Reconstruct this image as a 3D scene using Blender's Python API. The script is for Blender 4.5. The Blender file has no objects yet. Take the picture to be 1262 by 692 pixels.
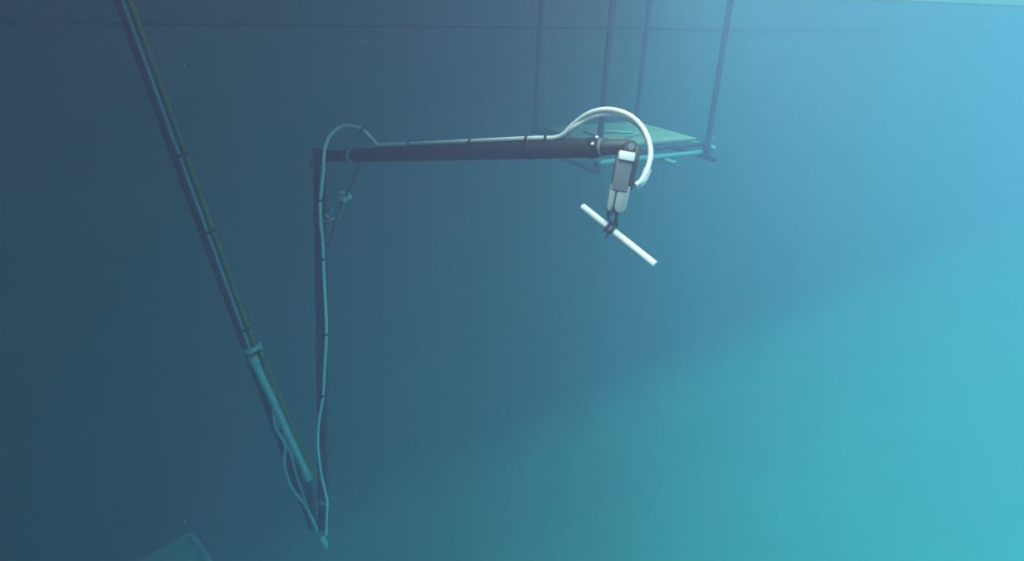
import bpy, bmesh, math, random
from mathutils import Vector, Matrix

random.seed(7)
SC = bpy.context.scene
COL = SC.collection

# ---------------------------------------------------------------- camera
W, H = 1262.0, 692.0
FPX = 800.0                       # focal length in pixels
PITCH, ROLL = math.radians(23.7), math.radians(2.5)
CAM = Vector((0.0, 0.0, 5.5))     # camera just under the surface, floor at z = 0
SURF = CAM.z + 0.16
_f = Vector((0, math.cos(PITCH), -math.sin(PITCH)))
_r0 = Vector((1, 0, 0))
_u0 = _r0.cross(_f)
_R = math.cos(ROLL) * _r0 + math.sin(ROLL) * _u0
_U = -math.sin(ROLL) * _r0 + math.cos(ROLL) * _u0
cam_data = bpy.data.cameras.new('camera')
cam = bpy.data.objects.new('camera', cam_data)
COL.objects.link(cam)
cam_data.sensor_fit = 'HORIZONTAL'
cam_data.sensor_width = 36.0
cam_data.lens = 36.0 * FPX / W
cam_data.clip_start = 0.02
cam_data.clip_end = 300
m = Matrix((_R, _U, -_f)).transposed().to_4x4()
m.translation = CAM
cam.matrix_world = m
SC.camera = cam

# ---------------------------------------------------------------- world, sun, exposure
world = bpy.data.worlds.new('world')
SC.world = world
world.use_nodes = True
bg = world.node_tree.nodes['Background']
bg.inputs[0].default_value = (1.0, 0.84, 0.88, 1)     # even overcast sky
bg.inputs[1].default_value = 1.0
sun_d = bpy.data.lights.new('sun', 'SUN')
sun_d.energy = 6.0
sun_d.angle = math.radians(55)
sun_d.color = (1.0, 0.59, 0.54)
sun = bpy.data.objects.new('sun', sun_d)
COL.objects.link(sun)
sun.rotation_euler = (Vector((0.30, 0.25, -0.92))).to_track_quat('-Z', 'Y').to_euler()
SC.view_settings.view_transform = 'Standard'
SC.view_settings.look = 'None'
SC.view_settings.exposure = 1.15
SC.view_settings.gamma = 1.0
SC.view_settings.use_curve_mapping = False
SC.cycles.volume_bounces = 3
SC.cycles.max_bounces = 8
SC.cycles.use_denoising = True
SC.cycles.use_adaptive_sampling = False

# water: scattering and absorption per metre (r, g, b)
WATER_SCATTER = (0.054, 0.060, 0.097)
WATER_ABSORB = (0.40, 0.054, 0.041)


# ---------------------------------------------------------------- helpers
def at(px, py, d):
    """the place at depth d (metres along the lens axis) on the sight line of a pixel of the photograph"""
    return CAM + d * (_f + _R * ((px - W / 2) / FPX) - _U * ((py - H / 2) / FPX))


def on_plane(px, py, z):
    v = at(px, py, 1.0) - CAM
    return CAM + v * ((z - CAM.z) / v.z)


def mat(name, color, rough=0.6, metal=0.0, var=0.12, scale=14.0, bump=0.0, spec=0.4, tint=None):
    ma = bpy.data.materials.new(name)
    ma.use_nodes = True
    nt = ma.node_tree
    b = nt.nodes['Principled BSDF']
    b.inputs['Roughness'].default_value = rough
    b.inputs['Metallic'].default_value = metal
    b.inputs['Specular IOR Level'].default_value = spec
    tc = nt.nodes.new('ShaderNodeTexCoord')
    n = nt.nodes.new('ShaderNodeTexNoise')
    n.inputs['Scale'].default_value = scale
    n.inputs['Detail'].default_value = 5
    nt.links.new(tc.outputs['Object'], n.inputs['Vector'])
    mx = nt.nodes.new('ShaderNodeMix')
    mx.data_type = 'RGBA'
    lo = [c * (1 - var) for c in color]
    hi = [min(1, c * (1 + var)) for c in (tint or color)]
    mx.inputs['A'].default_value = (*lo, 1)
    mx.inputs['B'].default_value = (*hi, 1)
    nt.links.new(n.outputs['Fac'], mx.inputs['Factor'])
    nt.links.new(mx.outputs['Result'], b.inputs['Base Color'])
    if bump:
        bp = nt.nodes.new('ShaderNodeBump')
        bp.inputs['Strength'].default_value = bump
        bp.inputs['Distance'].default_value = 0.02
        nt.links.new(n.outputs['Fac'], bp.inputs['Height'])
        nt.links.new(bp.outputs['Normal'], b.inputs['Normal'])
    return ma


M = {
    'wall': mat('wall_concrete', (0.25, 0.20, 0.205), 0.9, var=0.10, scale=0.8, bump=0.1),
    'seam': mat('wall_seam', (0.13, 0.11, 0.11), 0.9),
    'floor': mat('pale_floor', (0.36, 0.335, 0.32), 0.95, var=0.14, scale=1.2, bump=0.15),
    'band_beam': mat('pale_band_beam', (0.90, 0.52, 0.46), 0.7, var=0.05),
    'slab': mat('slab_underside', (0.14, 0.13, 0.13), 0.9),
    'black': mat('black_anodised', (0.022, 0.022, 0.026), 0.55, var=0.2, spec=0.3),
    'joint': mat('dark_joint', (0.045, 0.045, 0.055), 0.4, var=0.3, spec=0.5),
    'steel': mat('bare_steel', (0.62, 0.63, 0.65), 0.3, metal=0.7),
    'grey': mat('grey_housing', (0.15, 0.15, 0.17), 0.5, var=0.08),
    'pale': mat('pale_housing', (0.27, 0.29, 0.31), 0.45, var=0.06),
    'white': mat('white_plastic', (0.93, 0.82, 0.82), 0.4, var=0.03),
    'hose': mat('white_hose', (0.95, 0.84, 0.82), 0.4, var=0.05),
    'tie': mat('black_cable_tie', (0.015, 0.015, 0.018), 0.5),
    'pole': mat('dark_pole', (0.03, 0.032, 0.05), 0.5, var=0.25),
    'alu': mat('aluminium_tube', (0.55, 0.62, 0.62), 0.35, metal=0.3),
    'yellow': mat('yellow_rope', (0.34, 0.25, 0.07), 0.8, var=0.25, scale=60),
    'bluehose': mat('blue_grey_hose', (0.30, 0.40, 0.46), 0.5),
    'palehose': mat('dull_hose', (0.48, 0.52, 0.56), 0.5),
    'wood': mat('weathered_plank', (0.95, 0.43, 0.34), 0.85, var=0.2, scale=9, bump=0.2),
    'post': mat('dark_scaffold_tube', (0.07, 0.09, 0.13), 0.5, var=0.3),
    'galv': mat('galvanised_tube', (0.60, 0.63, 0.62), 0.4, metal=0.2),
    'case': mat('grey_plastic_case', (0.50, 0.52, 0.52), 0.5, var=0.06),
    'speck': mat('pale_sediment', (0.8, 0.78, 0.75), 0.9),
}


# floor colour blends into the wall colour, by height, where the floor curves up
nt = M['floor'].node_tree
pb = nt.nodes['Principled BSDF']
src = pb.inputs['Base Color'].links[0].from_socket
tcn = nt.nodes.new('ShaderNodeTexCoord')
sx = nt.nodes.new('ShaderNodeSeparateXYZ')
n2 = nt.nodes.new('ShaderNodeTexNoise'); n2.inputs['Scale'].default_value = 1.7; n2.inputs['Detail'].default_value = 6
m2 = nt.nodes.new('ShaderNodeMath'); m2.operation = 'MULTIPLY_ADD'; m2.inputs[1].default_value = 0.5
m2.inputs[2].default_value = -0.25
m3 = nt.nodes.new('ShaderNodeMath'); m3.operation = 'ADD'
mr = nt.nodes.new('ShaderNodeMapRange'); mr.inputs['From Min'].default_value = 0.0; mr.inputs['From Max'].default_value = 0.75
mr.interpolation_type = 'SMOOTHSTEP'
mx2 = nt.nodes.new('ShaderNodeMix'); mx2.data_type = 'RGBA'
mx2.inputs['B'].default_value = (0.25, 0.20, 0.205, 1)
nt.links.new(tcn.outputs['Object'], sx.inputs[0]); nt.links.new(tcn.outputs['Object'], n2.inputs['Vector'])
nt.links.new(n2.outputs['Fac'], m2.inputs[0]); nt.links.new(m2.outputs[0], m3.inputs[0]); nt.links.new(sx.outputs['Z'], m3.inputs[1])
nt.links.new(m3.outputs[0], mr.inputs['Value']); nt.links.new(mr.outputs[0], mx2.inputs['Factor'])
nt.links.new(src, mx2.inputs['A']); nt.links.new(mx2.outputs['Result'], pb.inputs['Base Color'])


def obj(name, bm, material, parent=None, smooth=True, **props):
    me = bpy.data.meshes.new(name)
    bmesh.ops.recalc_face_normals(bm, faces=bm.faces)
    bm.to_mesh(me)
    bm.free()
    me.materials.append(M[material] if isinstance(material, str) else material)
    if smooth:
        for p in me.polygons:
            p.use_smooth = True
        me.set_sharp_from_angle(angle=math.radians(38))
    o = bpy.data.objects.new(name, me)
    COL.objects.link(o)
    if parent is not None:
        o.parent = parent
        if parent.type == 'EMPTY':
            o.matrix_parent_inverse = Matrix.Translation(-parent.location)
    for k, v in props.items():
        o[k] = v
    return o


def empty(name, loc, label, category):
    o = bpy.data.objects.new(name, None)
    COL.objects.link(o)
    o.location = loc
    o.empty_display_size = 0.1
    o['label'] = label
    o['category'] = category
    return o


def frame_of(d):
    d = d.normalized()
    a = Vector((0, 0, 1)) if abs(d.z) < 0.9 else Vector((1, 0, 0))
    s = d.cross(a).normalized()
    return d, s, s.cross(d).normalized()


def lathe(bm, p, q, prof, seg=24):
    """turned solid on the axis p > q; prof = [(metres along the axis, radius), ...], ends closed"""
    d, s, t = frame_of(q - p)
    rings = []
    for h, r in prof:
        rings.append([bm.verts.new(p + d * h + (s * math.cos(2 * math.pi * k / seg) + t * math.sin(2 * math.pi * k / seg)) * r)
                      for k in range(seg)])
    for a, b in zip(rings, rings[1:]):
        for k in range(seg):
            bm.faces.new((a[k], a[(k + 1) % seg], b[(k + 1) % seg], b[k]))
    bm.faces.new(rings[0])
    bm.faces.new(rings[-1])
    return bm


def tube(p, q, r, seg=20, ch=None, bm=None):
    """round bar with small chamfers"""
    bm = bm or bmesh.new()
    L = (q - p).length
    c = ch if ch is not None else min(r * 0.2, L * 0.2)
    return lathe(bm, p, q, [(0, r - c), (c, r), (L - c, r), (L, r - c)], seg)


def pipe(p, q, r, wall=0.18, seg=20, bm=None):
    """open hollow pipe, bore visible at the ends"""
    bm = bm or bmesh.new()
    d, s, t = frame_of(q - p)
    L = (q - p).length
    prof = [(0, r), (L, r), (L, r * (1 - wall)), (0, r * (1 - wall))]
    rings = [[bm.verts.new(p + d * h + (s * math.cos(2 * math.pi * k / seg) + t * math.sin(2 * math.pi * k / seg)) * rr)
              for k in range(seg)] for h, rr in prof]
    for i in range(4):
        a, b = rings[i], rings[(i + 1) % 4]
        for k in range(seg):
            bm.faces.new((a[k], a[(k + 1) % seg], b[(k + 1) % seg], b[k]))
    return bm


def ring(c, d, r_in, r_out, w, seg=24, bm=None):
    """band round an axis"""
    d = d.normalized()
    return pipe(c - d * w / 2, c + d * w / 2, r_out, 1 - r_in / r_out, seg, bm)


def box(c, ax, hs, bev=0.004, bm=None, seg=2):
    """bevelled block; ax = three unit axes, hs = half sizes"""
    b2 = bmesh.new()
    vs = []
    for sx in (-1, 1):
        for sy in (-1, 1):
            for sz in (-1, 1):
                vs.append(b2.verts.new(c + ax[0] * hs[0] * sx + ax[1] * hs[1] * sy + ax[2] * hs[2] * sz))
    for f in ((0, 1, 3, 2), (4, 6, 7, 5), (0, 4, 5, 1), (2, 3, 7, 6), (0, 2, 6, 4), (1, 5, 7, 3)):
        b2.faces.new([vs[i] for i in f])
    if bev:
        bmesh.ops.bevel(b2, geom=list(b2.edges), offset=bev, segments=seg, profile=0.5, affect='EDGES')
    if bm is None:
        return b2
    me = bpy.data.meshes.new('tmp')
    b2.to_mesh(me)
    b2.free()
    bm.from_mesh(me)
    bpy.data.meshes.remove(me)
    return bm


def strap(c, d, circles, w, th=0.0022):
    """flat strap drawn tight round a bundle: circles = [(centre, radius), ...] in the plane through c across d"""
    d, s_, t_ = frame_of(d)
    P = []
    for q, r in circles:
        x, y = (q - c).dot(s_), (q - c).dot(t_)
        P += [(x + r * math.cos(2 * math.pi * k / 20), y + r * math.sin(2 * math.pi * k / 20)) for k in range(20)]
    P.sort()
    hull = []
    for seq in (P, P[::-1]):
        part = []
        for p in seq:
            while len(part) > 1 and (part[-1][0] - part[-2][0]) * (p[1] - part[-2][1]) - (part[-1][1] - part[-2][1]) * (p[0] - part[-2][0]) <= 0:
                part.pop()
            part.append(p)
        hull += part[:-1]
    cx = sum(p[0] for p in hull) / len(hull); cy = sum(p[1] for p in hull) / len(hull)
    bm = bmesh.new()
    rings = []
    for x, y in hull:
        L = math.hypot(x - cx, y - cy)
        ox, oy = x + (x - cx) / L * th, y + (y - cy) / L * th
        q = [c + s_ * a + t_ * b + d * e for a, b, e in ((x, y, -w / 2), (ox, oy, -w / 2), (ox, oy, w / 2), (x, y, w / 2))]
        rings.append([bm.verts.new(v) for v in q])
    for i in range(len(rings)):
        a, b = rings[i], rings[(i + 1) % len(rings)]
        for k in range(4):
            bm.faces.new((a[k], a[(k + 1) % 4], b[(k + 1) % 4], b[k]))
    return bm


def spline(pts, n=10):
    out = []
    P = [pts[0] * 2 - pts[1]] + list(pts) + [pts[-1] * 2 - pts[-2]]
    for i in range(1, len(P) - 2):
        for k in range(n):
            t = k / n
            a, b, c, d = P[i - 1], P[i], P[i + 1], P[i + 2]
            out.append(0.5 * ((2 * b) + (c - a) * t + (2 * a - 5 * b + 4 * c - d) * t * t + (3 * b - a - 3 * c + d) * t ** 3))
    out.append(pts[-1].copy())
    return out


def sweep(pts, r, seg=12, bm=None, n=10, raw=False):
    """round hose along a smooth line"""
    bm = bm or bmesh.new()
    L = pts if raw else spline(pts, n)
    rr = r if callable(r) else (lambda t: r)
    prev = None
    s = None
    rings = []
    for i, p in enumerate(L):
        d = (L[min(i + 1, len(L) - 1)] - L[max(i - 1, 0)]).normalized()
        if s is None:
            _, s, _t = frame_of(d)
        else:
            s = (s - d * s.dot(d)).normalized()
        t = d.cross(s)
        q = rr(i / (len(L) - 1))
        rings.append([bm.verts.new(p + (s * math.cos(2 * math.pi * k / seg) + t * math.sin(2 * math.pi * k / seg)) * q) for k in range(seg)])
    for a, b in zip(rings, rings[1:]):
        for k in range(seg):
            bm.faces.new((a[k], a[(k + 1) % seg], b[(k + 1) % seg], b[k]))
    bm.faces.new(rings[0])
    bm.faces.new(rings[-1])
    return bm


XYZ = (Vector((1, 0, 0)), Vector((0, 1, 0)), Vector((0, 0, 1)))


def struct(name, bm, material, label, smooth=False, parent=None):
    o = obj(name, bm, material, parent, smooth)
    if parent is None:
        o['kind'] = 'structure'
        o['label'] = label
    return o


# ---------------------------------------------------------------- the tank
COVE = 0.35
B0 = on_plane(420, 692, 0.0)
B1 = on_plane(800, 510, 0.0)
wd = (B1 - B0); wd.z = 0; wd.normalize()          # along the far wall, away to the right
wn = Vector((-wd.y, wd.x, 0))                     # out of the tank
B0 = B0 + wn * COVE
B1 = B1 + wn * COVE
WTOP = SURF + 0.5
wa = B0 - wd * 7.0
wb = B0 + wd * 22.0
c = (wa + wb) / 2 + wn * 0.15 + Vector((0, 0, WTOP / 2))
wall = struct('wall_back', box(c, (wd, wn, XYZ[2]), (14.5, 0.15, WTOP / 2), 0), 'wall', 'plain grey tank wall receding to the right')
# groove between the two lifts of concrete
sz = on_plane(640, 34, 0)                         # sight line only; meet it with the wall plane
v = (sz - CAM).normalized()
t = (B0 - CAM).dot(wn) / v.dot(wn)
SEAM_Z = (CAM + v * t).z
struct('trim_1', box((wa + wb) / 2 - wn * 0.006 + Vector((0, 0, SEAM_Z)), (wd, wn, XYZ[2]), (14.4, 0.006, 0.010), 0), 'seam',
       'thin dark horizontal joint along the far tank wall')
XL, YN = -7.5, -5.0
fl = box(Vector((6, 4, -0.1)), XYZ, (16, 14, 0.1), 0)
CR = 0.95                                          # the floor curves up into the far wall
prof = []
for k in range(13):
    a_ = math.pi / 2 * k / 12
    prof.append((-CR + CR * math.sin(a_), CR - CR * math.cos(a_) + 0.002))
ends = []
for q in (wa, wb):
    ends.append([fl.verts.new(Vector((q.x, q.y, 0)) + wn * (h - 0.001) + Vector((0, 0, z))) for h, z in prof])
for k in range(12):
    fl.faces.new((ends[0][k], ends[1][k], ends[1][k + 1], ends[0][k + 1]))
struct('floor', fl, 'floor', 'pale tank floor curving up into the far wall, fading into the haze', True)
struct('wall_left', box(Vector((XL, 0, WTOP / 2)), XYZ, (0.15, 8, WTOP / 2), 0), 'wall', 'tank wall left of the arm')
struct('wall_front', box(Vector((6, YN, WTOP / 2)), XYZ, (14, 0.15, WTOP / 2), 0), 'wall', 'tank wall behind the viewer')
struct('wall_right', box(Vector((19, 5, WTOP / 2)), XYZ, (0.15, 12, WTOP / 2), 0), 'wall', 'far right tank wall')
# pale beam added to make the bright band at the waterline, upper right
e0, e1 = at(975, -2, 6.35), at(1500, 18, 6.15)
e0.z = e1.z = CAM.z + 0.098
ed = (e1 - e0).normalized()
en = Vector((-ed.y, ed.x, 0))
struct('trim_2', box((e0 + e1) / 2 + en * 0.15 + Vector((0, 0, 0.2)), (ed, en, XYZ[2]), ((e1 - e0).length / 2, 0.15, 0.2), 0.012), 'band_beam',
       'pale beam added for the bright band at the waterline in the upper right')
# unseen slab added over the left side to keep daylight off the water
SLAB_X0, SLAB_SLOPE = -0.70, 0.29                # the slab's edge runs x = x0 + slope * y
dk = bmesh.new()
dpoly = [(XL, -4.8), (SLAB_X0 - 4.8 * SLAB_SLOPE, -4.8), (SLAB_X0 + 9.0 * SLAB_SLOPE, 9.0), (XL, 9.0)]
dlo = [dk.verts.new((x, y, SURF + 0.69)) for x, y in dpoly]
dhi = [dk.verts.new((x, y, SURF + 0.81)) for x, y in dpoly]
dk.faces.new(dlo); dk.faces.new(dhi)
for i in range(4):
    dk.faces.new((dlo[i], dlo[(i + 1) % 4], dhi[(i + 1) % 4], dhi[i]))
struct('shade_slab', dk, 'slab', 'dark unseen slab added to shade the left side of the tank')

# ---------------------------------------------------------------- the water
wm = bpy.data.materials.new('hazy_water')
wm.use_nodes = True
nt = wm.node_tree
for n in list(nt.nodes):
    if n.type != 'OUTPUT_MATERIAL':
        nt.nodes.remove(n)
out = [n for n in nt.nodes if n.type == 'OUTPUT_MATERIAL'][0]
vs = nt.nodes.new('ShaderNodeVolumeScatter')
va = nt.nodes.new('ShaderNodeVolumeAbsorption')
ad = nt.nodes.new('ShaderNodeAddShader')
ms = max(WATER_SCATTER); ma_ = max(WATER_ABSORB)
vs.inputs['Color'].default_value = (*[x / ms for x in WATER_SCATTER], 1)
vs.inputs['Density'].default_value = ms
vs.inputs['Anisotropy'].default_value = 0.2
va.inputs['Color'].default_value = (*[1 - x / ma_ for x in WATER_ABSORB], 1)
va.inputs['Density'].default_value = ma_
nt.links.new(vs.outputs[0], ad.inputs[0])
nt.links.new(va.outputs[0], ad.inputs[1])
nt.links.new(ad.outputs[0], out.inputs['Volume'])
def back_x(y):
    return B0 + wd * ((y - B0.y) / wd.y) - wn * 0.002


def back_y(x):
    return B0 + wd * ((x - B0.x) / wd.x) - wn * 0.002


wl, wr_ = back_y(XL + 0.152), back_y(18.848)
wpoly = [(XL + 0.152, YN + 0.152), (18.848, YN + 0.152), (18.848, min(wr_.y, 16.8)), (back_x(16.8).x if wr_.y > 16.8 else 18.848, min(wr_.y, 16.8)), (wl.x, wl.y)]
if wr_.y <= 16.8:
    wpoly.pop(2)
wb_ = bmesh.new()
lo_ = [wb_.verts.new((x, y, 0.003)) for x, y in wpoly]
hi_ = [wb_.verts.new((x, y, SURF)) for x, y in wpoly]
wb_.faces.new(lo_); wb_.faces.new(hi_)
for i in range(len(wpoly)):
    j = (i + 1) % len(wpoly)
    wb_.faces.new((lo_[i], lo_[j], hi_[j], hi_[i]))
obj('water', wb_, wm, None, False,
    kind='stuff', label='hazy blue green water filling the tank', category='water')

# its surface: transparent from steep angles, mirror-like from flat ones, with low ripples
sm = bpy.data.materials.new('water_surface')
sm.use_nodes = True
nt = sm.node_tree
for n in list(nt.nodes):
    if n.type != 'OUTPUT_MATERIAL':
        nt.nodes.remove(n)
out = [n for n in nt.nodes if n.type == 'OUTPUT_MATERIAL'][0]
fr = nt.nodes.new('ShaderNodeFresnel'); fr.inputs['IOR'].default_value = 1.33
tr = nt.nodes.new('ShaderNodeBsdfTransparent')
gl = nt.nodes.new('ShaderNodeBsdfGlossy'); gl.inputs['Roughness'].default_value = 0.08
tc = nt.nodes.new('ShaderNodeTexCoord')
nz = nt.nodes.new('ShaderNodeTexNoise'); nz.inputs['Scale'].default_value = 1.6; nz.inputs['Detail'].default_value = 3
bp = nt.nodes.new('ShaderNodeBump'); bp.inputs['Strength'].default_value = 0.3; bp.inputs['Distance'].default_value = 0.03
mx = nt.nodes.new('ShaderNodeMixShader')
nt.links.new(tc.outputs['Object'], nz.inputs['Vector'])
nt.links.new(nz.outputs['Fac'], bp.inputs['Height'])
nt.links.new(bp.outputs['Normal'], gl.inputs['Normal'])
ml = nt.nodes.new('ShaderNodeMath'); ml.operation = 'MULTIPLY'; ml.inputs[1].default_value = 0.88   # ripples let some light through
nt.links.new(fr.outputs[0], ml.inputs[0])
nt.links.new(ml.outputs[0], mx.inputs[0])
nt.links.new(tr.outputs[0], mx.inputs[1])
nt.links.new(gl.outputs[0], mx.inputs[2])
nt.links.new(mx.outputs[0], out.inputs['Surface'])
bm = bmesh.new()
bm.faces.new([bm.verts.new((x, y, SURF + 0.004)) for x, y in wpoly])
if bm.faces[:][0].normal.z < 0:
    bmesh.ops.reverse_faces(bm, faces=bm.faces)
obj('water_surface', bm, sm, None, False, kind='stuff', label='faintly rippled underside of the water surface', category='water surface')


# ---------------------------------------------------------------- the hanging platform
PZ = CAM.z - 1.02
pc = Vector((0.833, 5.403, PZ))
pu = Vector((math.cos(0.527), math.sin(0.527), 0))
pv = Vector((-pu.y, pu.x, 0))
hu, hv = 0.485, 0.395
plat = empty('hanging_platform', pc, 'plank platform hung on four dark tubes behind the arm', 'platform')


def PP(a, b, z=0.0):
    return pc + pu * a + pv * b + Vector((0, 0, z))


NPL = 4
for i in range(NPL):
    w = 2 * hv / NPL
    b = -hv + w * (i + 0.5)
    obj('plank', box(PP(random.uniform(-.006, .006), b, 0.012 + random.uniform(-.002, .002)), (pu, pv, XYZ[2]), (hu, w / 2 - 0.004, 0.012), 0.003), 'wood', plat)
RT = 0.0225
eu, ev = 0.544, 0.455
TOP = SURF + 1.2 - PZ
for sa, sb in ((-1, 1), (1, 1), (1, -1), (-1, -1)):
    o = obj('post', pipe(PP(sa * eu, sb * ev, -0.13), PP(sa * eu, sb * ev, TOP), RT), 'post', plat)
    for z in (-0.03, -0.105):
        obj('coupler', ring(PP(sa * eu, sb * ev, z - 0.01), XYZ[2], RT, RT + 0.009, 0.04, 16), 'post', plat)
# tubes across, close under the planks (dark, coloured as the shade there) and lower down (pale), all clamped to the posts
for sb in (-1, 1):
    obj('frame_tube', pipe(PP(-eu - 0.05, sb * (ev - 0.038), -0.022), PP(eu + 0.05, sb * (ev - 0.038), -0.022), RT * 0.85), 'post', plat)
    obj('frame_tube', pipe(PP(-eu + 0.02, sb * (ev - 0.038), -0.09), PP(eu - 0.02, sb * (ev - 0.038), -0.09), RT * 0.85), 'galv', plat)
for sa in (-1, 1):
    obj('frame_tube', pipe(PP(sa * (eu + 0.036), -ev - 0.07, -0.045), PP(sa * (eu + 0.036), ev + 0.06, -0.045), RT * 0.85), 'galv', plat)
    obj('frame_tube', pipe(PP(sa * (eu + 0.036), -ev - 0.07, -0.135), PP(sa * (eu + 0.036), ev + 0.06, -0.135), RT * 0.85), 'post', plat)
obj('joist', pipe(PP(0.30 * hu, -ev - 0.10, -0.125), PP(0.30 * hu, ev, -0.125), RT * 0.8), 'galv', plat)
obj('joist', pipe(PP(-0.70 * hu, -ev - 0.10, -0.125), PP(-0.70 * hu, ev, -0.125), RT * 0.8), 'galv', plat)
obj('gap_strip', box(PP(-0.62 * hu, -0.25 * hv, 0.03), (pu, pv, XYZ[2]), (0.014, 0.45 * hv, 0.006), 0.002), 'post', plat)  # dark strip added on the planks in place of a dark gap
for (x0, y0), (x1, y1) in (((743, 162), (784, 164)), ((770, 168.5), (796, 163.5))):
    q0, q1 = on_plane(x0, y0, PZ + 0.034), on_plane(x1, y1, PZ + 0.034)
    obj('cross_bar', tube(q0, q1, 0.009, 12), 'galv', plat)


# ---------------------------------------------------------------- the arm
A = at(394, 193, 2.92)            # elbow
WR = at(742, 182, 1.95)           # wrist end of the forearm
S = at(398, 645, 3.86)            # shoulder joint low down
TOPP = at(155, 0, 2.62)           # where the support pole passes the upper edge of the picture
arm = empty('manipulator_arm', S + Vector((0, 0, -0.15)), 'long black jointed underwater arm on a slanting pole with white hoses', 'robot arm')
ux, uy, uz = _R, _U, -_f          # axes facing the viewer, used for orienting small fittings

# support pole, slanting down from above the water to the shoulder
pd = (S - TOPP).normalized()
SP = S + at(388, 650, 3.84) - at(398, 645, 3.86)
PT = TOPP - pd * 0.9
if PT.z > SURF + 0.66:
    PT = TOPP + (TOPP - S) * ((SURF + 0.66 - TOPP.z) / (TOPP.z - S.z))
POLE_R = 0.035


def pole_at(py, off=0.0, toward=0.0):
    """point on the pole beside picture row py; off = to the right, toward = towards the viewer"""
    best = None
    for k in range(2001):
        p = PT.lerp(SP, k / 2000)
        v = p - CAM
        y = H / 2 - FPX * v.dot(_U) / v.dot(_f)
        if best is None or abs(y - py) < best[0]:
            best = (abs(y - py), p)
    side = pd.cross(_f).normalized()
    if side.dot(_R) < 0:
        side = -side
    front = side.cross(pd).normalized()
    if front.dot(_f) > 0:
        front = -front
    return best[1] + side * off + front * toward


sp = obj('support_pole', tube(PT, SP, POLE_R), 'pole', arm)
for py in (190, 284, 404):
    obj('cable_tie', strap(pole_at(py), pd, [(pole_at(py), POLE_R), (pole_at(py, 0.036, 0.014), 0.0095), (pole_at(py, 0.017, 0.038), 0.0075)], 0.012), 'tie', sp)
# strapped-on lines of the upper pole
lines = obj('yellow_hose', sweep([pole_at(y, 0.036, 0.014) for y in (-60, 60, 180, 300, 380, 425)], 0.0095), 'yellow', arm)
obj('grey_hose', sweep([pole_at(y, 0.017, 0.038) for y in (-60, 60, 180, 300, 380, 418, 432)], 0.0075), 'bluehose', arm)
# collar and hydraulic ram on the lower pole
cc = pole_at(428, 0.006, 0.004)
col = obj('pole_collar', ring(cc, pd, 0.036, 0.048, 0.024), 'alu', arm)
for o_ in (-0.051, 0.051):
    obj('collar_bolt', tube(cc + (pole_at(428, 1) - pole_at(428)) * o_ - pd * 0.022, cc + (pole_at(428, 1) - pole_at(428)) * o_ + pd * 0.022, 0.008, 10), 'alu', col)
ra, rb = pole_at(434, 0.018, 0.044), pole_at(590, 0.076, 0.03)
Lr = (rb - ra).length
ram = obj('ram_cylinder', lathe(bmesh.new(), ra, rb, [(0, .018), (.006, .0255), (.05, .0255), (.055, .021), (Lr - .06, .021), (Lr - .055, .024), (Lr - .01, .024), (Lr, .018)]), 'alu', arm)
re_ = pole_at(640, 0.03, 0.02)
obj('ram_rod', tube(rb, re_, 0.013), 'joint', arm)
obj('yellow_rope', sweep([pole_at(432, 0.056, 0.02), pole_at(500, 0.078, 0.025), pole_at(560, 0.098, 0.02), pole_at(583, 0.104, 0.02)], 0.009), 'yellow', arm)

# upper link, hanging from the elbow to the shoulder
ld = (S - A).normalized()
LL = (S - A).length
LR = 0.028
link = obj('upper_link', lathe(bmesh.new(), A + ld * 0.02, S, [(0, .020), (.004, .024), (.05, .024), (.055, LR), (LL - .10, LR), (LL - .095, .024), (LL - .03, .024), (LL - .02, .02)]), 'black', arm)


def link_at(py, off=0.0, toward=0.0):
    best = None
    for k in range(1001):
        p = A.lerp(S, k / 1000)
        v = p - CAM
        y = H / 2 - FPX * v.dot(_U) / v.dot(_f)
        if best is None or abs(y - py) < best[0]:
            best = (abs(y - py), p)
    return best[1] + _R * off - _f * toward


cl = obj('link_collar', ring(link_at(270), ld, LR - .001, LR + .008, 0.03), 'joint', link)
obj('collar_lug', box(link_at(270, 0.045, 0.005), (_R, ld, _f), (0.014, 0.012, 0.008), 0.003), 'grey', link)
obj('link_cap', ring(A + ld * 0.035, ld, .018, .031, 0.03), 'joint', link)

# shoulder joint
sh = obj('shoulder_joint', box(S, (_R, ld, _f), (0.034, 0.055, 0.03), 0.012), 'joint', arm)
obj('pivot_pin', tube(S - _f * 0.055, S + _f * 0.05, 0.016), 'joint', sh)
p0, p1 = at(395, 661, 3.80), at(402, 676, 3.80)
obj('end_fitting', lathe(bmesh.new(), p0, p1, [(0, .012), (.005, .019), (.03, .021), (.055, .021), ((p1 - p0).length, .014)]), 'alu', arm)

# elbow joint
el = obj('elbow_joint', box(A, (_R, _U, _f), (0.030, 0.034, 0.026), 0.010), 'joint', arm)
obj('pivot_pin', tube(A - _f * 0.05, A + _f * 0.05, 0.014), 'joint', el)
obj('pivot_nut', tube(at(407, 193, 2.84), at(407, 193, 2.87), 0.007, 6), 'steel', el)
obj('cheek_plate', box(at(386, 201, 2.9), (_R, _U, _f), (0.010, 0.018, 0.022), 0.004), 'joint', el)
obj('cheek_plate', box(at(397, 187, 2.87), (_R, _U, _f), (0.030, 0.010, 0.018), 0.004), 'joint', el)

# forearm, from the elbow towards the viewer
fd = (WR - A).normalized()
FL = (WR - A).length
FR = 0.030
A2 = A + fd * 0.035
fo = obj('forearm', lathe(bmesh.new(), A2, WR, [(0, .022), (.006, .0255), (.135, .0255), (.14, .0255), (.175, FR - .003), (.18, FR), (FL - .045, FR), (FL - .041, FR - .002), (FL - .035, FR - .002)]), 'black', arm)


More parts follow.
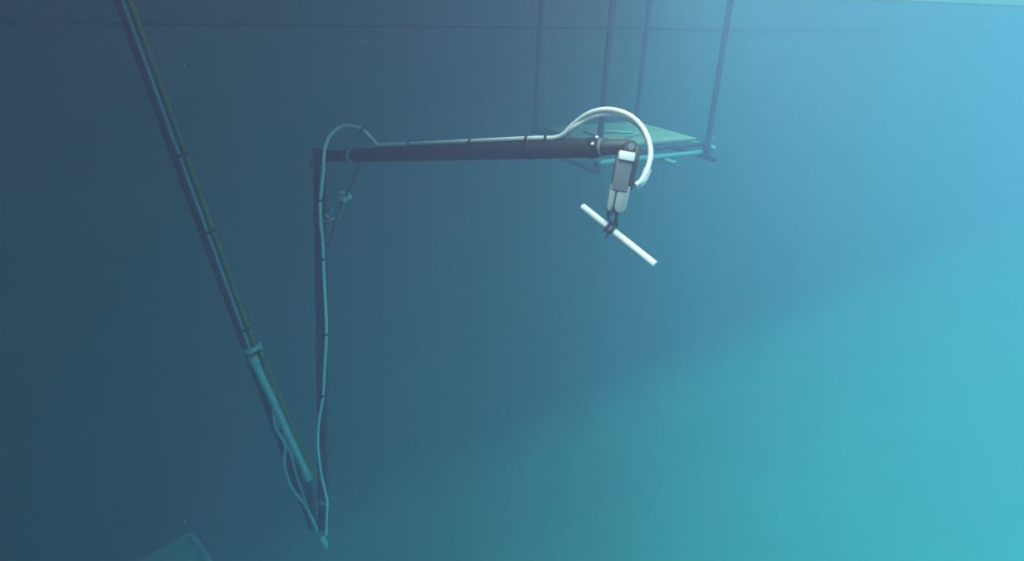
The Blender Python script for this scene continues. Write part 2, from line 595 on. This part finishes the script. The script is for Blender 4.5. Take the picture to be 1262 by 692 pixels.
def fore_at(t, up=0.0, toward=0.0):
    """point on the forearm axis, t = fraction elbow > wrist"""
    side = fd.cross(_U).normalized()
    if side.dot(_f) > 0:
        side = -side
    upv = side.cross(fd).normalized()
    if upv.dot(_U) < 0:
        upv = -upv
    return A.lerp(WR, t) + upv * up + side * toward


def frac_of_x(px):
    best = None
    for k in range(1001):
        p = A.lerp(WR, k / 1000)
        v = p - CAM
        x = W / 2 + FPX * v.dot(_R) / v.dot(_f)
        if best is None or abs(x - px) < best[0]:
            best = (abs(x - px), k / 1000)
    return best[1]


obj('clamp_ring', ring(fore_at(frac_of_x(435)), fd, .024, .0305, 0.026), 'alu', fo)
lg = fore_at(frac_of_x(443), -0.045)
obj('ram_lug', box(lg, (_R, _U, _f), (0.008, 0.020, 0.010), 0.003), 'grey', fo)
for px, up in ((737, 0.006), (739, 0.024)):
    tt = frac_of_x(px)
    q0 = fore_at(tt, up, math.sqrt(max(FR ** 2 - up ** 2, 0)) - 0.004)
    q1 = fore_at(tt, up * 1.25, (math.sqrt(max(FR ** 2 - up ** 2, 0)) + 0.004))
    obj('end_bolt', tube(q0, q1, 0.0055, 8), 'white', fo)

# elbow ram: small cylinder between upper link and forearm
r0, r1, r2 = at(404, 303, 2.93), at(424, 246, 2.86), lg - _U * 0.012
er = obj('elbow_ram', tube(r0, r1, 0.0085, 14), 'grey', arm)
obj('ram_rod', tube(r1, r2, 0.004, 10), 'joint', er)
rd = (r1 - r0).normalized()
obj('ram_gland', ring(r1, rd, 0.006, 0.015, 0.012), 'alu', er)
for px, py, ox, oy in ((419, 237, 6, 1), (424, 243, 7, 1), (428, 238, 4, 4), (433, 244, -4, -2), (418, 245, 7, 1)):
    q = at(px, py, 2.85)
    obj('port_fitting', tube(q, at(px + ox, py + oy, 2.84), 0.0062, 10), 'white', er)
obj('ram_bracket', box(at(402, 273, 2.95), (_R, _U, _f), (0.020, 0.008, 0.010), 0.003), 'grey', er)
for px, py, ox, oy in ((401, 265, 4, 3), (406, 272, 6, -3), (413, 270, 4, 1)):
    obj('port_fitting', tube(at(px, py, 2.9), at(px + ox, py + oy, 2.89), 0.006, 10), 'white', er)
obj('ram_hose', sweep([at(406, 268, 2.9), at(409, 258, 2.9), at(414, 249, 2.88), at(420, 240, 2.86)], 0.004, 8), 'bluehose', er)
obj('ram_hose', sweep([at(410, 272, 2.9), at(417, 264, 2.9), at(421, 255, 2.88), at(425, 246, 2.86)], 0.005, 8), 'bluehose', er)

# wrist and gripper
WD = 1.93
wr = obj('wrist_housing', lathe(bmesh.new(), WR - fd * 0.04, WR + fd * 0.105, [(0, .022), (.004, .025), (.06, .025), (.065, .022), (.13, .022), (.145, .012)]), 'joint', arm)
obj('wrist_flange', ring(WR - fd * 0.030, fd, .024, .0325, 0.022), 'black', wr)
obj('wrist_seal', ring(WR + fd * 0.003, fd, .0235, .0275, 0.007), 'pale', wr)
hb = at(776, 183, 1.86)
hub = obj('wrist_hub', tube(hb + _f * 0.05, hb - _f * 0.018, 0.022, 24), 'joint', arm)
obj('hub_cap', tube(hb - _f * 0.018, hb - _f * 0.026, 0.011, 16), 'grey', hub)
g0, g1 = at(772, 184, 1.85), at(761, 240, 1.86)
gd = (g1 - g0).normalized()
gs = (_R - gd * _R.dot(gd)).normalized()
gf = gd.cross(gs).normalized()
if gf.dot(_f) > 0:
    gf = -gf                     # towards the viewer
gax = (gs, gd, gf)


def G(a, b, c=0.0):
    """gripper frame: a to the right, b down along it, c towards the viewer (metres from the wrist hub)"""
    return g0 + gs * a + gd * b + gf * c


gb = obj('gripper_body', box(G(-0.002, 0.070, 0.012), gax, (0.023, 0.053, 0.022), 0.004), 'grey', arm)
obj('top_cap', box(G(-0.001, 0.024, 0.026), gax, (0.0225, 0.0125, 0.017), 0.003), 'white', gb)
obj('side_plate', box(G(0.030, 0.050, -0.006), gax, (0.008, 0.062, 0.026), 0.003), 'joint', gb)
# lower pale shell: two shells with a dark slot
for a0, wdt in ((-0.019, 0.0085), (0.011, 0.0175)):
    bm = bmesh.new()
    prof = [(-wdt, 0.105), (wdt, 0.105), (wdt, 0.165), (wdt * 0.45, 0.182), (-wdt * 0.6, 0.182), (-wdt, 0.168)]
    fr = [bm.verts.new(G(a0 + x, y, 0.030)) for x, y in prof]
    bk = [bm.verts.new(G(a0 + x, y, -0.012)) for x, y in prof]
    bm.faces.new(fr); bm.faces.new(bk)
    for k in range(len(prof)):
        bm.faces.new((fr[k], fr[(k + 1) % 6], bk[(k + 1) % 6], bk[k]))
    bmesh.ops.bevel(bm, geom=list(bm.edges), offset=0.003, segments=2, profile=0.5, affect='EDGES')
    obj('jaw_shell', bm, 'pale', gb)
obj('slot_insert', box(G(-0.010, 0.150, 0.006), gax, (0.006, 0.042, 0.020), 0.002), 'joint', gb)

# the rod in the jaws
R0, R1 = at(717.5, 254.5, 1.93), at(807.5, 326.5, 1.82)
rod_d = (R1 - R0).normalized()
v = at(751.5, 281.5, 1.0) - CAM
# nearest point of the rod to the sight line through the jaws
kx = 0.0; bd = 9
for k in range(1001):
    p = R0.lerp(R1, k / 1000) - CAM
    x = W / 2 + FPX * p.dot(_R) / p.dot(_f)
    if abs(x - 751.5) < bd:
        bd = abs(x - 751.5); kx = k / 1000
GP = R0.lerp(R1, kx)              # where the jaws hold it
ROD_R = 0.0105
jf = gf
jd = (GP - G(-0.006, 0.175, 0.01)).normalized()
for sg, mtl in ((-1, 'joint'), (1, 'joint')):
    base = G(-0.006 + sg * 0.011, 0.172, 0.012)
    side = rod_d.cross(jf).normalized()
    if side.dot(_U) < 0:
        side = -side
    pts = [base, base.lerp(GP, 0.45) + gs * sg * 0.006 + jf * 0.008, GP + side * (ROD_R + 0.006) + jf * 0.006 + rod_d * sg * 0.012]
    for k in range(0, 9):                      # finger curls over the front of the rod
        a = math.radians(90 - 0 - k * 24)
        pts.append(GP + rod_d * sg * 0.008 + (side * math.sin(a) + jf * math.cos(a)) * (ROD_R + 0.0042))
    obj('jaw_finger', sweep(pts, 0.0042, 8, n=4), 'joint', gb)
obj('jaw_pad', ring(GP, rod_d, ROD_R + 0.0003, ROD_R + 0.004, 0.019), 'grey', gb)
obj('jaw_link', sweep([G(0.010, 0.178, 0.016), G(0.006, 0.190, 0.018), GP + jf * 0.012 - rod_d * 0.002 + _U * 0.008 + _R * 0.010], 0.003, 8), 'tie', gb)
obj('jaw_tip', sweep([GP - _U * 0.008 - _R * 0.004, GP - _U * 0.020 - _R * 0.008, GP - _U * 0.030 - _R * 0.013], 0.004, 8), 'joint', gb)
rod = obj('rod', tube(R0, R1, ROD_R, 24, 0.0015), 'white', None)
rod['label'] = 'short white plastic rod held crosswise in the gripper'
rod['category'] = 'rod'

# hoses: from the gripper over the wrist, along the forearm, round the elbow, down the upper link
HR = 0.0078
HO1, HO2 = (FR + 0.0045, 0.0145), (FR + 0.0076, -0.0015)
run, run2 = [], []
for px in (690, 652, 583, 507, 470):
    t_ = frac_of_x(px)
    run.append(fore_at(t_, *HO1))
    run2.append(fore_at(t_, *HO2))
loop = [at(461, 174, 2.70), at(448, 161.5, 2.74), at(432, 155, 2.78), at(417, 157.5, 2.80), at(406, 168, 2.81), at(400.5, 182, 2.81), at(399, 196, 2.81)]
down = [at(398, 212, 2.84), at(396, 232, 2.87), at(394.5, 252, 2.90), at(395, 272, 2.92), at(397.5, 300, 2.97), at(399, 340, 3.07), at(401, 380, 3.15),
        at(402, 412, 3.22), at(400, 450, 3.31), at(398, 488, 3.40), at(393.5, 515, 3.46), at(391.5, 545, 3.54), at(395, 580, 3.62), at(401, 608, 3.68),
        at(403, 622, 3.71), at(402, 645, 3.76), at(402, 660, 3.79)]
over1 = [at(783, 228, 1.86), at(791, 222, 1.86), at(798, 208, 1.86), at(802, 190, 1.865), at(799, 172, 1.87), at(790, 155, 1.88), at(775, 142, 1.89),
         at(755, 135.5, 1.91), at(738, 136, 1.93), at(722, 142, 1.96), at(706, 154, 2.0)]
over2 = [at(784, 229.5, 1.878), at(791.5, 223, 1.878), at(798, 208.5, 1.878), at(801.5, 190, 1.883), at(798.5, 173, 1.888), at(789.5, 157, 1.90), at(775, 146.5, 1.91),
         at(757, 141.5, 1.925), at(738, 142, 1.94), at(722, 148, 1.97), at(706, 158, 2.0)]
h1 = obj('white_hose', sweep(over1 + run + loop + down, HR, 12, n=8), 'hose', arm)
h2 = obj('white_hose', sweep(over2 + run2 + [fore_at(frac_of_x(455), FR - 0.004, -0.004)], HR, 12, n=8), 'hose', arm)
obj('hose_sleeve', sweep(over2[:1] + [at(792, 223, 1.866), at(798.5, 208.5, 1.868)], 0.0115, 14), 'hose', h1)
for px in (676, 652, 583, 507):
    t_ = frac_of_x(px)
    obj('cable_tie', strap(fore_at(t_), fd, [(fore_at(t_), FR), (fore_at(t_, *HO1), HR), (fore_at(t_, *HO2), HR)], 0.009), 'tie', fo)
for py in (247, 320, 412, 488):
    best = min(spline(down, 8), key=lambda p: abs(H / 2 - FPX * (p - CAM).dot(_U) / (p - CAM).dot(_f) - py))
    obj('cable_tie', ring(best, ld, HR * 0.9, HR + .0025, 0.009), 'tie', h1)
obj('cable_tie', ring(at(447, 161, 2.74), at(461, 174, 2.70) - at(432, 155, 2.78), HR * 0.9, HR + .002, 0.007), 'tie', h1)
obj('hose_clip', box(at(398, 621, 3.74), (_R, _U, _f), (0.030, 0.008, 0.012), 0.003), 'bluehose', link)
# slack loops at the shoulder
def near_pole(px, py, gap=0.075):
    return at(px, py, (pole_at(py) - CAM).dot(_f) - gap)


obj('slack_hose', sweep([pole_at(500, 0.026, 0.046), pole_at(522, 0.008, 0.05), near_pole(351, 547), near_pole(351, 575), near_pole(360, 602), near_pole(374, 620), near_pole(384, 638), near_pole(391, 654)], 0.0085, 10), 'palehose', arm)
obj('slack_hose', sweep([pole_at(508, 0.030, 0.050), pole_at(530, 0.016, 0.054), near_pole(357, 556), near_pole(365, 585), near_pole(374, 612), near_pole(381, 634), near_pole(390, 656)], 0.007, 10), 'bluehose', arm)

# ---------------------------------------------------------------- case on the floor, lower left
CH = 2.1
k0 = on_plane(240, 652, CH)                      # its far top corner
ka = (on_plane(150, 694, CH) - k0).normalized()  # towards the lower left
kb = Vector((-ka.y, ka.x, 0))
if kb.dot(on_plane(252, 692, CH) - k0) < 0:
    kb = -kb
KA, KB = 0.55, 0.30
kc = Vector((k0.x, k0.y, 0)) + ka * KA + kb * KB
print('case', k0, 'gap to wall', (B0 - k0).dot(wn))
case = empty('equipment_cabinet', kc, 'pale grey box with rounded corner at the lower left picture edge', 'box')
ck = (ka, kb, XYZ[2])
obj('body', box(kc + XYZ[2] * (CH - 0.14) / 2, ck, (KA - 0.02, KB - 0.02, (CH - 0.14) / 2), 0.05, None, 3), 'case', case)
obj('lid', box(kc + XYZ[2] * (CH - 0.07), ck, (KA, KB, 0.07), 0.06, None, 4), 'case', case)

rp = [kc + ka * a + kb * b + XYZ[2] * (CH + 0.004) for a, b in ((-KA + 0.13, -KB + 0.03), (-KA + 0.06, -KB + 0.055), (-KA + 0.035, -KB + 0.14), (-KA + 0.03, KB * 0.7))]
rp[0].z -= 0.035
obj('pale_edge_strip', sweep(rp, 0.022, 10), 'galv', case)  # pale strip added to brighten the right edge of the box

# ---------------------------------------------------------------- drifting specks
bm = bmesh.new()
for px, py, d in ((227, 80, 1.6), (447, 52, 1.8), (413, 583, 2.2), (1040, 555, 2.4), (604, 417, 2.6), (228, 643, 1.9), (880, 170, 2.2), (560, 330, 2.0)):
    p = at(px, py, d)
    bmesh.ops.create_icosphere(bm, subdivisions=1, radius=0.0022, matrix=Matrix.Translation(p))
obj('suspended_specks', bm, 'speck', None, True, kind='stuff', label='tiny pale specks drifting in the water', category='sediment')
